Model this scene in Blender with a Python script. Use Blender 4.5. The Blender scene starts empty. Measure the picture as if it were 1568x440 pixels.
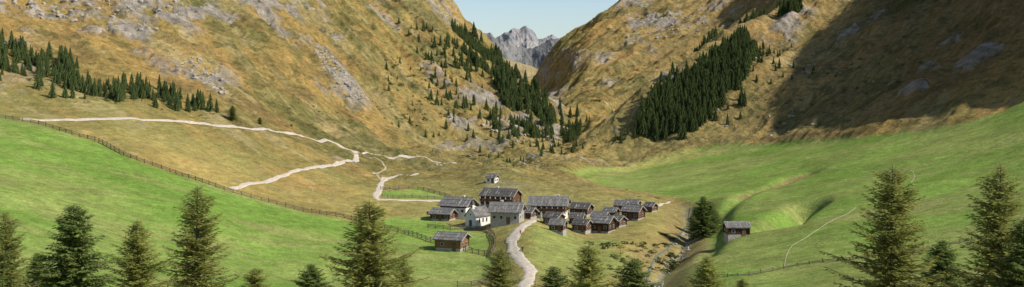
import bpy, math, random
import numpy as np
from mathutils import Vector, Matrix
random.seed(4); rng=np.random.default_rng(7)
F=1681.0; UC=784.0; VH=127.0
scene=bpy.context.scene
# ------------------------------------------------------------------ noise
def _hash(ix,iy,s):
    h=(ix.astype(np.int64)*374761393+iy.astype(np.int64)*668265263+s*1442695041)&0xffffffff
    h=((h^(h>>13))*1274126177)&0xffffffff
    h=(h^(h>>16))&0xffffffff
    return h.astype(np.float64)/4294967295.0
def vn(x,y,s=0):
    ix=np.floor(x); iy=np.floor(y); fx=x-ix; fy=y-iy
    fx=fx*fx*fx*(fx*(fx*6-15)+10); fy=fy*fy*fy*(fy*(fy*6-15)+10)
    a=_hash(ix,iy,s); b=_hash(ix+1,iy,s); c=_hash(ix,iy+1,s); d=_hash(ix+1,iy+1,s)
    return (a+(b-a)*fx+(c-a)*fy+(a-b-c+d)*fx*fy)*2-1
def fbm(x,y,o=4,s=0,g=0.5):
    r=0;a=1;t=0
    for i in range(o):
        r=r+a*vn(x*2**i+i*17.3,y*2**i-i*9.1,s+i); t+=a; a*=g
    return r/t
def ridged(x,y,o=4,s=0,g=0.5):
    r=0;a=1;t=0
    for i in range(o):
        r=r+a*(1-2*np.abs(vn(x*2**i+i*7.3,y*2**i+i*3.1,s+i))); t+=a; a*=g
    return r/t
def ss(a,b,x):
    t=np.clip((x-a)/(b-a),0,1); return t*t*(3-2*t)
# ------------------------------------------------------------------ terrain profiles (bearing -> list of distance, sight level)
near=[(4,631),(50,631),(100,560)]
prof={
-1500:near[:2]+[(100,500),(150,330),(200,180),(300,0),(400,-150),(600,-400),(1200,-800),(2600,-900)],
-600:near+[(150,400),(200,300),(260,200),(320,120),(400,20),(500,-110),(700,-300),(1200,-600),(2600,-700)],
-200:near+[(150,450),(170,420),(220,335),(280,245),(340,185),(380,155),(430,110),(480,60),(520,10),(600,-90),(800,-280),(1200,-520),(2600,-600)],
0:near+[(150,480),(180,440),(220,370),(280,280),(340,215),(380,186),(430,150),(480,100),(520,58),(560,10),(620,-60),(800,-250),(1200,-480),(2600,-500)],
200:near+[(150,495),(200,440),(250,370),(300,308),(340,262),(362,240),(420,190),(460,160),(510,118),(560,70),(610,15),(660,-35),(800,-180),(1200,-400),(2600,-400)],
400:near+[(150,510),(230,440),(280,385),(340,325),(370,300),(420,250),(470,215),(505,192),(545,155),(600,100),(660,45),(720,-5),(900,-130),(1200,-280),(2600,-300)],
500:near+[(150,520),(240,440),(290,390),(350,330),(400,290),(450,258),(500,235),(540,213),(600,170),(680,105),(760,42),(830,-10),(1000,-90),(1300,-180),(2600,-200)],
600:near+[(150,525),(245,440),(300,385),(340,350),(380,318),(420,295),(470,275),(520,262),(560,246),(620,212),(700,152),(800,80),(900,15),(980,-30),(1100,-70),(1300,-60),(2600,50)],
660:near+[(150,525),(248,440),(300,388),(340,353),(375,327),(410,305),(450,285),(500,272),(550,258),(600,240),(650,215),(720,165),(800,110),(900,45),(1000,0),(1080,-22),(1200,0),(1600,110),(2600,120)],
700:near+[(150,530),(250,440),(300,388),(340,355),(370,335),(400,315),(440,295),(480,280),(540,265),(600,246),(650,226),(720,180),(800,130),(900,80),(1000,40),(1070,24),(1200,60),(1600,130),(2600,120)],
750:near+[(150,530),(250,440),(300,392),(330,362),(360,340),(400,312),(440,292),(470,280),(540,268),(600,255),(680,225),(750,190),(820,152),(900,112),(980,78),(1030,72),(1200,120),(1600,150),(2600,140)],
800:near+[(150,530),(240,432),(300,370),(330,347),(360,330),(400,310),(440,290),(500,275),(580,262),(660,240),(740,208),(800,170),(860,135),(900,122),(1000,150),(1300,165),(2600,140)],
830:near+[(150,530),(240,435),(300,380),(335,350),(365,330),(400,312),(440,293),(500,278),(580,262),(660,240),(740,212),(800,180),(850,148),(900,165),(1100,170),(1300,140),(1440,108),(1600,130),(2600,140)],
850:near+[(150,530),(240,438),(300,385),(340,350),(370,330),(400,315),(440,295),(500,280),(580,262),(660,240),(740,220),(790,200),(825,175),(900,195),(1100,155),(1250,112),(1400,76),(1600,120),(2600,140)],
870:near+[(150,530),(240,440),(300,388),(345,352),(375,332),(405,315),(440,297),(500,281),(580,263),(660,245),(740,225),(780,216),(880,178),(1100,120),(1300,74),(1430,56),(1700,100),(2600,130)],
900:near+[(150,530),(240,442),(300,395),(350,355),(400,318),(430,302),(480,285),(560,265),(640,246),(720,222),(780,200),(860,165),(1000,118),(1200,68),(1400,32),(1700,80),(2600,120)],
950:near+[(150,530),(240,440),(290,400),(330,368),(370,340),(400,322),(430,307),(480,290),(560,270),(650,245),(720,218),(800,185),(950,125),(1150,65),(1350,6),(1450,0),(1800,50),(2600,100)],
1000:near+[(150,525),(240,428),(300,378),(350,347),(400,322),(450,302),(500,286),(560,268),(620,248),(700,215),(800,172),(1000,105),(1300,25),(1500,-15),(1800,0),(2600,40)],
1100:near+[(150,515),(200,460),(230,430),(280,388),(320,357),(370,328),(420,303),(480,280),(540,258),(600,235),(640,215),(700,182),(760,148),(820,116),(900,92),(1000,75),(1300,0),(1500,-40),(2600,-50)],
1200:near+[(150,495),(190,455),(220,425),(260,385),(300,355),(350,325),(400,297),(450,272),(500,250),(550,232),(585,219),(620,190),(700,135),(800,72),(900,25),(1000,-5),(1200,-60),(2600,-150)],
1300:near+[(150,485),(180,450),(220,402),(260,365),(300,335),(350,302),(400,272),(450,245),(500,225),(530,213),(570,180),(640,122),(720,60),(800,5),(900,-60),(1200,-170),(2600,-250)],
1400:near+[(150,475),(170,450),(210,402),(250,362),(300,320),(350,285),(400,255),(450,225),(480,207),(520,170),(580,108),(650,45),(720,-15),(900,-140),(1200,-260),(2600,-350)],
1500:near+[(150,465),(160,450),(200,402),(240,357),(290,310),(340,270),(390,235),(430,205),(460,184),(500,142),(560,75),(620,10),(700,-75),(900,-210),(1200,-320),(2600,-350)],
1600:near+[(150,450),(190,397),(230,348),(280,297),(330,252),(380,208),(420,175),(450,146),(490,100),(540,30),(600,-60),(700,-170),(900,-280),(1200,-380),(2600,-400)],
1800:near+[(150,425),(200,350),(260,270),(320,195),(380,120),(430,40),(500,-80),(600,-250),(700,-375),(900,-430),(1200,-480),(2600,-480)],
2200:near[:2]+[(100,500),(150,390),(200,300),(260,200),(320,40),(380,-190),(450,-510),(550,-700),(700,-740),(900,-700),(1200,-650),(2600,-600)],
3100:near[:2]+[(100,420),(150,270),(200,120),(260,-60),(320,-400),(400,-780),(500,-900),(700,-900),(1200,-700),(2600,-600)],
}
cu=np.arange(-1540,3141,10.0); cd=np.arange(-10,2660,5.0)
keys=sorted(prof)
cols=np.array([np.interp(np.log(np.maximum(cd,4)),np.log([p[0] for p in prof[k]]),[p[1] for p in prof[k]]) for k in keys])
V=np.empty((len(cd),len(cu)))
for i in range(len(cd)): V[i]=np.interp(cu,keys,cols[:,i])
def gblur(a,s,ax):
    n=int(3*s)+1; k=np.exp(-np.arange(-n,n+1)**2/(2*s*s)); k/=k.sum()
    pad=[(0,0),(0,0)]; pad[ax]=(n,n); b=np.pad(a,pad,mode='edge')
    out=0
    for j,w in enumerate(k):
        out=out+w*(b[:,j:j+a.shape[1]] if ax==1 else b[j:j+a.shape[0],:])
    return out
Vw=gblur(V,3.0,1)
inner=np.exp(-((cu-800)/170)**2)[None,:]
Vn=gblur(V,1.3,1)
V=Vw*(1-inner)+Vn*inner
V=gblur(V,2.0,0)
def spl(x,x0,h,n):
    t=(x-x0)/h; i=np.floor(t).astype(int); f=t-i
    W=np.zeros((len(x),n)); r=np.arange(len(x))
    ws=[(1-f)**3/6,(3*f**3-6*f**2+4)/6,(-3*f**3+3*f**2+3*f+1)/6,f**3/6]
    for k,w in enumerate(ws): np.add.at(W,(r,np.clip(i-1+k,0,n-1)),w)
    return W
U=np.concatenate([np.linspace(-1500,-60,60)[:-1],np.arange(-60,1630,2.0),np.linspace(1630,3100,75)])
D=np.concatenate([np.geomspace(4,150,50)[:-1],np.arange(150,1000,0.95),np.arange(1000,1500,3.0),np.linspace(1500,2600,60)])
Vg=spl(D,cd[0],5.0,len(cd))@V@spl(U,cu[0],10.0,len(cu)).T
UU,DD=np.meshgrid(U,D); X=(UU-UC)/F*DD; Y=DD
Z=(VH-Vg)*DD/F
def colv(u,Zg):
    fi=np.interp(u,U,np.arange(len(U))); i=min(int(fi),len(U)-2); f=fi-i
    return Zg[:,i]*(1-f)+Zg[:,i+1]*f
def P(u,v,dmin=100,Zg=None):
    Zc=colv(u,Z if Zg is None else Zg); vv=VH-Zc*F/D
    k=np.where((vv<=v)&(D>dmin))[0]; k=k[0] if len(k) else len(D)-1
    d=D[k]
    if k>0 and vv[k-1]>v>vv[k]: d=D[k-1]+(D[k]-D[k-1])*(vv[k-1]-v)/(vv[k-1]-vv[k])
    return np.array([(u-UC)/F*d,d,np.interp(d,D,Zc)])
def zat(x,y):
    x=np.asarray(x,float); y=np.asarray(y,float)
    fu=np.interp(UC+F*x/y,U,np.arange(len(U))); fd=np.interp(y,D,np.arange(len(D)))
    i=np.minimum(fu.astype(int),len(U)-2); j=np.minimum(fd.astype(int),len(D)-2); a=fu-i; b=fd-j
    return (Z[j,i]*(1-a)+Z[j,i+1]*a)*(1-b)+(Z[j+1,i]*(1-a)+Z[j+1,i+1]*a)*b
def ground(pts): return [P(u,v)[:2] for u,v in pts]
def dline(pts,x,y,closed=False):
    best=np.full(x.shape,1e9); T=np.zeros(x.shape); n=len(pts)
    for i in range(n if closed else n-1):
        a=np.array(pts[i]); b=np.array(pts[(i+1)%n]); ab=b-a; L=max(ab@ab,1e-9)
        t=np.clip(((x-a[0])*ab[0]+(y-a[1])*ab[1])/L,0,1)
        dd=(x-a[0]-t*ab[0])**2+(y-a[1]-t*ab[1])**2
        m=dd<best; best=np.where(m,dd,best); T=np.where(m,(i+t),T)
    return np.sqrt(best),T
def inside(pts,x,y):
    r=np.zeros(x.shape,bool); n=len(pts)
    for i in range(n):
        x1,y1=pts[i]; x2,y2=pts[(i+1)%n]
        if y1==y2: continue
        c=((y1>y)!=(y2>y))&(x<(x2-x1)*(y-y1)/(y2-y1)+x1); r^=c
    return r
def sdf(pts,x,y):
    d,_=dline(pts,x,y,True); return np.where(inside(pts,x,y),d,-d)
def mask(pts,soft,jit=0,sc=0.05,seed=3):
    pts=np.array(pts); m=np.zeros(X.shape); pad=soft+jit+2
    sel=(X>pts[:,0].min()-pad)&(X<pts[:,0].max()+pad)&(Y>pts[:,1].min()-pad)&(Y<pts[:,1].max()+pad)
    x=X[sel];y=Y[sel]; s=sdf([tuple(p) for p in pts],x,y)
    if jit: s=s+jit*fbm(x*sc,y*sc,4,seed)
    m[sel]=ss(-soft,soft,s); return m
# --- fields
fence_uv=[(-60,172),(20,184),(70,194),(110,206),(145,216),(175,230),(200,242),(260,264),(330,287),(400,308),(500,330),(560,342),(620,358),(700,381),(752,391)]
g_left=ground([(-500,60),(-200,140)]+fence_uv+[(762,402),(745,420),(700,450),(600,500),(400,505),(0,500),(-300,470),(-700,380)])
g_v1=ground([(560,338),(600,330),(655,334),(700,350),(755,360),(752,390),(700,380),(620,357)])
g_v2=ground([(583,292),(640,291),(690,302),(695,307),(590,304)])
g_right=ground([(862,273),(910,262),(1000,250),(1060,236),(1100,226),(1180,219),(1250,215),(1330,211),(1420,203),(1480,190),(1568,157),(1700,110),(1900,60),(2100,200),(1900,440),(1600,500),(1100,505),(990,470),(1000,420),(1020,395),(1068,362),(1078,330),(1066,304),(1000,299),(940,290)])
g_mid=ground([(812,350),(860,358),(940,362),(955,385),(965,440),(950,500),(820,500),(828,420),(808,395),(800,370)])
m_gl=mask(g_left,1.2); m_v1=mask(g_v1,2,2); m_v2=mask(g_v2,1.0)
m_gr=mask(g_right,2.0,3.0,0.05,9); m_gm=mask(g_mid,4,6,0.08)
field=np.clip(m_gl+m_v1+m_v2+m_gr,0,1)
fieldblur=gblur(gblur(field,4,0),3,1)
# --- carve gully, stream ravine, hollows
gul=ground([(1000,162),(1050,130),(1100,95),(1150,55),(1210,5)])
gul=[P(930,208)[:2],P(960,185)[:2]]+gul
dg,tg=dline(gul,X,Y)
gE=np.hypot(X-gul[-1][0],Y-gul[-1][1]); gS=np.hypot(X-gul[0][0],Y-gul[0][1]); gfade=ss(5,70,gS)
Z-=gfade*50*np.exp(-(dg/32)**2)
si=np.clip(tg.astype(int),0,len(gul)-2); ga=np.array(gul); gt=ga[1:]-ga[:-1]; gt/=np.linalg.norm(gt,axis=1)[:,None]
sgd=(X-ga[si,0])*gt[si,1]-(Y-ga[si,1])*gt[si,0]
Z+=gfade*ss(40,160,gE)*34*np.exp(-((dg-72)/34)**2)*ss(-5,45,sgd)
stream_uv=[(1042,300),(1058,318),(1054,340),(1040,362),(1018,384),(1000,402),(992,425),(985,460)]
stw=ground(stream_uv)
dr,tr=dline(stw,X,Y)
rav=ss(0,1.0,tr)
Z-=rav*(6.0*np.exp(-(dr/8.5)**2)+0.6*np.exp(-(dr/1.6)**2))
hol=ground([(1176,356),(1196,340),(1216,326),(1240,312)])
dh,th=dline(hol,X,Y); Z-=7.5*np.exp(-(dh/5.0)**2)*ss(0,0.6,th)
hol2=ground([(1078,392),(1092,374),(1098,352),(1108,325),(1140,300)])
dh2,th2=dline(hol2,X,Y); Z-=2.4*np.exp(-(dh2/3.5)**2)
slip=ground([(1143,297),(1180,285),(1215,270),(1240,262)])
dsl,_=dline(slip,X,Y); Z-=2.5*np.exp(-(dsl/4)**2)
# --- roughness
mt=(1-fieldblur)*ss(360,560,Y)
hum=(1-fieldblur)*ss(250,330,Y)*(1-ss(650,800,Y))
left=ss(860,800,UU)
a1=(X*0.75+Y*0.66); b1=(X*0.66-Y*0.75)
a2=(X*0.75-Y*0.66); b2=(X*0.66+Y*0.75)
Lg=ridged(a1/55,b1/230,4,11)*left+ridged(a2/70,b2/260,4,15)*(1-left)
Lf=ridged(a1/16,b1/60,3,21)*left+ridged(a2/18,b2/70,3,25)*(1-left)
far=ss(450,900,Y)
Z+=mt*(Lg*(5+7*far)+Lf*(1.5+2.2*far)+fbm(X/120,Y/120,4,31)*(6+6*far)+fbm(X/9,Y/9,4,33)*(1.4+1.2*far)+ridged(X/4.5,Y/4.5,3,36)*(.35+.5*far))
Z+=hum*(fbm(X/26,Y/26,4,41)*1.6+fbm(X/6,Y/6,3,44)*0.35)
Z+=fieldblur*ss(120,200,Y)*(fbm(X/45,Y/45,3,51)*1.6+fbm(X/20,Y/20,3,54)*.35+fbm(X/10,Y/10,3,52)*0.14)
# rock regions
rocks_uv=[
 [(0,0),(120,0),(150,22),(120,30),(60,24),(0,18)],
 [(110,30),(240,45),(230,62),(130,52)],
 [(180,0),(330,0),(350,30),(310,60),(250,45),(200,25)],
 [(240,80),(330,100),(350,130),(345,150),(300,120),(250,100)],
 [(355,52),(385,60),(382,80),(362,78)],
 [(470,70),(500,78),(545,125),(560,160),(535,150),(500,110)],
 [(380,0),(480,0),(470,40),(430,55),(400,30)],
 [(480,40),(530,50),(540,60),(500,62)],
 [(690,130),(740,135),(775,152),(770,165),(730,160),(700,150)],
 [(695,182),(800,180),(840,190),(835,200),(760,192),(700,192)],
 [(640,0),(690,5),(700,28),(665,24)],
 [(750,95),(790,125),(775,130),(745,105)],
 [(960,28),(1010,24),(1060,26),(1090,22),(1085,34),(1020,44),(965,44)],
 [(860,78),(890,85),(896,103),(875,108),(862,95)],
 [(905,85),(940,88),(938,100),(910,100)],
 [(812,108),(850,105),(858,118),(825,125)],
 [(945,60),(1000,70),(995,80),(950,72)],
 [(1160,60),(1230,10),(1250,12),(1180,70)],
 [(835,130),(855,150),(862,205),(850,212),(848,170)],
 [(940,5),(990,0),(985,12),(945,16)],
 [(1020,120),(1040,110),(1042,125),(1024,132)],
]
rock=np.zeros(X.shape)
for i,r in enumerate(rocks_uv):
    m=mask(ground(r),7,16,0.035,60+i); rock=np.maximum(rock,m)
rn=fbm(X/14,Y/14,5,71,0.6)
spots=ss(0.36,0.46,fbm(X/34,Y/34,5,73,0.62))*mt
rock=rock*ss(-0.16,0.0,rn)+0.7*spots*(1-rock)
rock=np.clip(rock,0,1)*(1-field)
Z+=rock*mt*(ridged(X/11,Y/11,4,81)*2.6+0.8)
# ------------------------------------------------------------------ colours
def C(*c): return np.array(c)[None,None,:]
def mixc(a,b,m): return a*(1-m[...,None])+b*m[...,None]
gold=C(0.44,0.290,0.100); olive=C(0.215,0.200,0.070); rust=C(0.235,0.145,0.066); straw=C(0.52,0.40,0.19)
green=C(0.190,0.306,0.058); green2=C(0.305,0.350,0.102); rockc=C(0.46,0.41,0.35)
n1=fbm(X/90,Y/90,5,91,0.6); n2=fbm(X/22,Y/22,5,92,0.6); n3=fbm(a1/8*left+a2/8*(1-left),(b1*left+b2*(1-left))/60,4,93,0.6)
col=mixc(gold*np.ones(X.shape+(1,)),olive,ss(-0.6,0.55,0.8*n1+0.7*n3))
col=mixc(col,rust,0.5*ss(-0.05,0.55,n2+0.3*n3))
col=mixc(col,straw,0.55*ss(0.1,0.55,n3-0.3*n2))
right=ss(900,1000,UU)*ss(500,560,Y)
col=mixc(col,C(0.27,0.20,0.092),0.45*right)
shr=ss(0.12,0.3,fbm(X/13,Y/13,5,119,0.65)+0.25*n1)*mt
col=mixc(col,C(0.115,0.120,0.045),0.6*shr)
bas=ss(540,640,UU)*(1-ss(1080,1200,UU))*ss(300,360,Y)*(1-ss(620,760,Y))
col=mixc(col,C(0.30,0.265,0.10),0.45*bas)
lowl=(1-ss(420,470,Y))*ss(-0.3,0.3,n2+0.2)
col=mixc(col,C(0.33,0.31,0.10),0.5*lowl)
col=mixc(col,green2*0.9,0.85*m_gm*ss(-0.5,0.2,n2+0.2))
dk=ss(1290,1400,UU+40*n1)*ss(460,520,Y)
col=col*(1-0.30*dk[...,None])  # dark brown heath upper right, also deepening the ridge shadow through the albedo
strip=mask(ground([(880,272),(960,250),(1060,228),(1110,222),(1140,222),(1080,240),(1000,256),(930,268)]),3,3)
gcol=mixc(green*np.ones(X.shape+(1,)),green2,0.75*ss(-0.25,0.5,n1+0.6*n2))
col=mixc(col,gcol,np.maximum(np.maximum(m_gl,m_v1),np.maximum(m_v2,m_gr*0.93)))
col=mixc(col,C(0.40,0.36,0.12),0.75*strip)
olr=m_gr*ss(0.05,0.45,fbm(X/35,Y/18,4,97))*(1-ss(330,420,Y))
col=mixc(col,C(0.29,0.29,0.10),0.55*olr)
fl=(m_gl+m_gr)*ss(0.05,0.35,fbm(X/30+Y/60,Y/9,4,131))
col=mixc(col,C(0.31,0.30,0.11),0.45*np.clip(fl,0,1))
fl2=(m_gl+m_gr)*ss(0.0,0.4,fbm(X/4+Y/15,Y/2.5,4,137))
col=mixc(col,C(0.15,0.22,0.05),0.35*np.clip(fl2,0,1))
col=mixc(col,rockc*(0.75+0.35*fbm(X/5,Y/5,3,98))[...,None],rock*0.9)
col=mixc(col,C(0.24,0.15,0.08),0.85*ss(5,2,dsl+2*n2))
col=mixc(col,C(0.27,0.21,0.09),0.8*rav*ss(12,6,dr+5*n2)*ss(1.5,3,dr))
col=mixc(col,C(0.25,0.23,0.17),0.7*rav*ss(2.2,0.8,dr+2.5*n2))
def link(o): scene.collection.objects.link(o); return o
def grid_mesh(name,Xg,Yg,Zg,cg=None,mat=None,smooth=True):
    nr,nc=Xg.shape; me=bpy.data.meshes.new(name); co=np.stack([Xg,Yg,Zg],-1).reshape(-1,3).astype(np.float32)
    me.vertices.add(len(co)); me.vertices.foreach_set('co',co.ravel())
    idx=np.arange(nr*nc).reshape(nr,nc); q=np.stack([idx[:-1,:-1],idx[:-1,1:],idx[1:,1:],idx[1:,:-1]],-1).reshape(-1,4).astype(np.int32)
    me.loops.add(q.size); me.loops.foreach_set('vertex_index',q.ravel())
    me.polygons.add(len(q)); me.polygons.foreach_set('loop_start',np.arange(0,q.size,4,dtype=np.int32))
    me.update(calc_edges=True)
    if smooth: me.polygons.foreach_set('use_smooth',np.ones(len(q),bool))
    if cg is not None:
        a=me.color_attributes.new('Col','FLOAT_COLOR','POINT'); c=np.ones((nr*nc,4),np.float32); c[:,:cg.shape[-1]]=np.clip(cg,0.0,1).reshape(-1,cg.shape[-1])
        a.data.foreach_set('color',c.ravel())
    o=link(bpy.data.objects.new(name,me))
    if mat: me.materials.append(mat)
    return o
def poly_mesh(name,verts,faces,mats,midx=None,smooth=False):
    me=bpy.data.meshes.new(name); verts=np.asarray(verts,np.float32); me.vertices.add(len(verts)); me.vertices.foreach_set('co',verts.ravel())
    faces=np.asarray(faces,np.int32); k=faces.shape[1]
    me.loops.add(faces.size); me.loops.foreach_set('vertex_index',faces.ravel())
    me.polygons.add(len(faces)); me.polygons.foreach_set('loop_start',np.arange(0,faces.size,k,dtype=np.int32))
    for m in mats: me.materials.append(m)
    if midx is not None: me.polygons.foreach_set('material_index',np.asarray(midx,np.int32))
    me.update(calc_edges=True)
    me.polygons.foreach_set('use_smooth',np.full(len(faces),bool(smooth)))
    return me
# ------------------------------------------------------------------ materials
def newmat(name):
    m=bpy.data.materials.new(name); m.use_nodes=True; nt=m.node_tree; b=nt.nodes['Principled BSDF']
    b.inputs['Roughness'].default_value=0.95; b.inputs['Specular IOR Level'].default_value=0.1
    return m,nt,b
def N(nt,t,**k):
    n=nt.nodes.new(t)
    for a,v in k.items(): setattr(n,a,v)
    return n
def noise(nt,vec,scale,detail=4,rough=0.6):
    n=N(nt,'ShaderNodeTexNoise'); n.inputs['Scale'].default_value=scale; n.inputs['Detail'].default_value=detail; n.inputs['Roughness'].default_value=rough
    nt.links.new(vec,n.inputs['Vector']); return n.outputs['Fac']
def ramp(nt,fac,stops):
    r=N(nt,'ShaderNodeValToRGB'); e=r.color_ramp.elements
    while len(e)<len(stops): e.new(0.5)
    for i,(p,c) in enumerate(stops):
        e[i].position=p; e[i].color=(c[0],c[1],c[2],1) if hasattr(c,'__len__') else (c,c,c,1)
    nt.links.new(fac,r.inputs['Fac']); return r.outputs['Color']
def mul(nt,a,b,f=1.0,mode='MULTIPLY'):
    m=N(nt,'ShaderNodeMix',data_type='RGBA',blend_type=mode); m.inputs['Factor'].default_value=f
    nt.links.new(a,m.inputs[6]); nt.links.new(b,m.inputs[7]); return m.outputs[2]
def bump(nt,b,h,strength,dist):
    n=N(nt,'ShaderNodeBump'); n.inputs['Strength'].default_value=strength; n.inputs['Distance'].default_value=dist
    nt.links.new(h,n.inputs['Height']); nt.links.new(n.outputs['Normal'],b.inputs['Normal']); return n
def terrain_mat(name,amp=1.0,ks=1.0):
    m,nt,b=newmat(name); tc=N(nt,'ShaderNodeTexCoord').outputs['Object']
    an=N(nt,'ShaderNodeAttribute',attribute_name='Col'); at=an.outputs['Color']
    sp=N(nt,'ShaderNodeMix',data_type='RGBA',blend_type='MULTIPLY'); nt.links.new(an.outputs['Alpha'],sp.inputs['Factor']); nt.links.new(at,sp.inputs[6])
    nt.links.new(ramp(nt,noise(nt,tc,0.22*ks,8,0.72),[(0.36,(0.60,0.66,0.62)),(0.47,1.0),(0.66,(1.28,1.24,1.18))]),sp.inputs[7]); at=sp.outputs[2]
    c=mul(nt,at,ramp(nt,noise(nt,tc,0.05,6),[(0.3,1-0.18*amp),(0.7,1+0.18*amp)]))
    c=mul(nt,c,ramp(nt,noise(nt,tc,0.35,6,0.7),[(0.32,1-0.30*amp),(0.68,1+0.25*amp)]))
    c=mul(nt,c,ramp(nt,noise(nt,tc,1.8,5,0.7),[(0.3,1-0.38*amp),(0.7,1+0.32*amp)]))
    nt.links.new(c,b.inputs['Base Color'])
    b2=N(nt,'ShaderNodeBump'); b2.inputs['Distance'].default_value=3.4/ks; nt.links.new(an.outputs['Alpha'],b2.inputs['Strength']); nt.links.new(noise(nt,tc,0.13*ks,8,0.72),b2.inputs['Height'])
    b1_=bump(nt,b,noise(nt,tc,0.9,6,0.75),0.55*amp,1.0); nt.links.new(b2.outputs['Normal'],b1_.inputs['Normal'])
    b.inputs['Specular IOR Level'].default_value=0.0
    return m
mat_t=terrain_mat('alpine_grass_and_rock')
def flat(name,c1,c2,scale=1.0,bs=0.3,bd=0.05,rough=0.9):
    m,nt,b=newmat(name); tc=N(nt,'ShaderNodeTexCoord').outputs['Object']
    nt.links.new(ramp(nt,noise(nt,tc,scale,5),[(0.3,c1),(0.7,c2)]),b.inputs['Base Color']); b.inputs['Roughness'].default_value=rough
    bump(nt,b,noise(nt,tc,scale*3,4),bs,bd); return m
mat_path=flat('pale_gravel',(0.42,0.36,0.28),(0.66,0.58,0.47),0.9)
mat_track=flat('worn_track',(0.36,0.31,0.19),(0.52,0.45,0.33),0.5)
mat_fence=flat('weathered_rail_wood',(0.11,0.085,0.06),(0.22,0.18,0.14),2.0)
mat_white=flat('limewashed_plaster',(0.66,0.64,0.59),(0.82,0.80,0.75),0.8)
mat_stone=flat('rubble_stone',(0.24,0.22,0.19),(0.50,0.47,0.41),2.5,0.6,0.1)
mat_rockp=flat('limestone_boulder',(0.26,0.24,0.21),(0.48,0.45,0.40),1.2,0.6,0.2)
mat_glass,_n,_b=newmat('dark_window_glass'); _b.inputs['Base Color'].default_value=(0.02,0.022,0.025,1); _b.inputs['Roughness'].default_value=0.15; _b.inputs['Specular IOR Level'].default_value=0.5
mat_water,_n,_b=newmat('stream_water'); _b.inputs['Base Color'].default_value=(0.15,0.16,0.12,1); _b.inputs['Roughness'].default_value=0.6
def wood(name,dark,light,horizontal=True):
    m,nt,b=newmat(name); tc=N(nt,'ShaderNodeTexCoord').outputs['Object']
    w=N(nt,'ShaderNodeTexWave',wave_type='BANDS',bands_direction='Z' if horizontal else 'X'); w.inputs['Scale'].default_value=1.1; w.inputs['Distortion'].default_value=0.6
    nt.links.new(tc,w.inputs['Vector'])
    c=ramp(nt,noise(nt,tc,1.4,5,0.7),[(0.25,dark),(0.75,light)])
    c=mul(nt,c,ramp(nt,w.outputs['Fac'],[(0.0,0.35),(0.35,1.0),(1.0,1.1)])); nt.links.new(c,b.inputs['Base Color'])
    bump(nt,b,w.outputs['Fac'],0.5,0.06); return m
mat_wd=wood('dark_log_timber',(0.035,0.023,0.016),(0.11,0.066,0.042))
mat_wr=wood('red_brown_timber',(0.075,0.036,0.022),(0.20,0.105,0.06))
mat_wl=wood('sunburnt_timber',(0.15,0.085,0.045),(0.36,0.21,0.11))
mat_vert=wood('vertical_boards',(0.10,0.055,0.032),(0.25,0.15,0.09),False)
def roofm(name,a,b_,c_):
    m,nt,b=newmat(name); tc=N(nt,'ShaderNodeTexCoord').outputs['Object']
    mp=N(nt,'ShaderNodeMapping'); mp.inputs['Scale'].default_value=(2.2,0.5,0.5); nt.links.new(tc,mp.inputs['Vector'])
    n=noise(nt,mp.outputs['Vector'],1.0,5,0.75)
    c=ramp(nt,n,[(0.30,a),(0.5,b_),(0.72,c_)])
    w=N(nt,'ShaderNodeTexWave',wave_type='BANDS',bands_direction='Y'); w.inputs['Scale'].default_value=0.55; w.inputs['Distortion'].default_value=1.0; nt.links.new(tc,w.inputs['Vector'])
    c=mul(nt,c,ramp(nt,w.outputs['Fac'],[(0.0,0.5),(0.25,1.0),(1.0,1.05)])); nt.links.new(c,b.inputs['Base Color'])
    bump(nt,b,n,0.6,0.08); return m
mat_roof=roofm('weathered_shingles',(0.075,0.07,0.065),(0.18,0.17,0.158),(0.36,0.34,0.315))
mat_roofd=roofm('dark_shingles',(0.05,0.045,0.042),(0.11,0.10,0.09),(0.22,0.21,0.19))
mat_board=flat('silvered_boards',(0.28,0.265,0.24),(0.52,0.50,0.46),2.0)
def leafm(name,a,b_,tr=0.35):
    m=bpy.data.materials.new(name); m.use_nodes=True; nt=m.node_tree; nt.nodes.remove(nt.nodes['Principled BSDF'])
    tc=N(nt,'ShaderNodeTexCoord').outputs['Object']; oi=N(nt,'ShaderNodeObjectInfo')
    c=ramp(nt,noise(nt,tc,0.9,4,0.7),[(0.3,a),(0.7,b_)])
    c=mul(nt,c,ramp(nt,noise(nt,tc,6.0,2),[(0.3,0.65),(0.7,1.3)]))
    c=mul(nt,c,ramp(nt,oi.outputs['Random'],[(0,0.8),(1,1.15)]))
    d=N(nt,'ShaderNodeBsdfDiffuse'); t=N(nt,'ShaderNodeBsdfTranslucent'); mx=N(nt,'ShaderNodeMixShader'); mx.inputs[0].default_value=tr
    nt.links.new(c,d.inputs['Color']); nt.links.new(c,t.inputs['Color']); nt.links.new(d.outputs[0],mx.inputs[1]); nt.links.new(t.outputs[0],mx.inputs[2])
    nt.links.new(mx.outputs[0],nt.nodes['Material Output'].inputs['Surface']); return m
mat_spr=leafm('spruce_needles',(0.13,0.195,0.055),(0.27,0.33,0.09),0.45)
mat_lar=leafm('larch_needles',(0.28,0.32,0.08),(0.50,0.50,0.15),0.5)
mat_dist=leafm('distant_needles',(0.045,0.075,0.028),(0.12,0.15,0.05),0.25)
mat_bush=leafm('juniper_foliage',(0.06,0.075,0.025),(0.13,0.13,0.045),0.15)
mat_bark=flat('conifer_bark',(0.09,0.08,0.06),(0.20,0.17,0.13),3.0)
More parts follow.
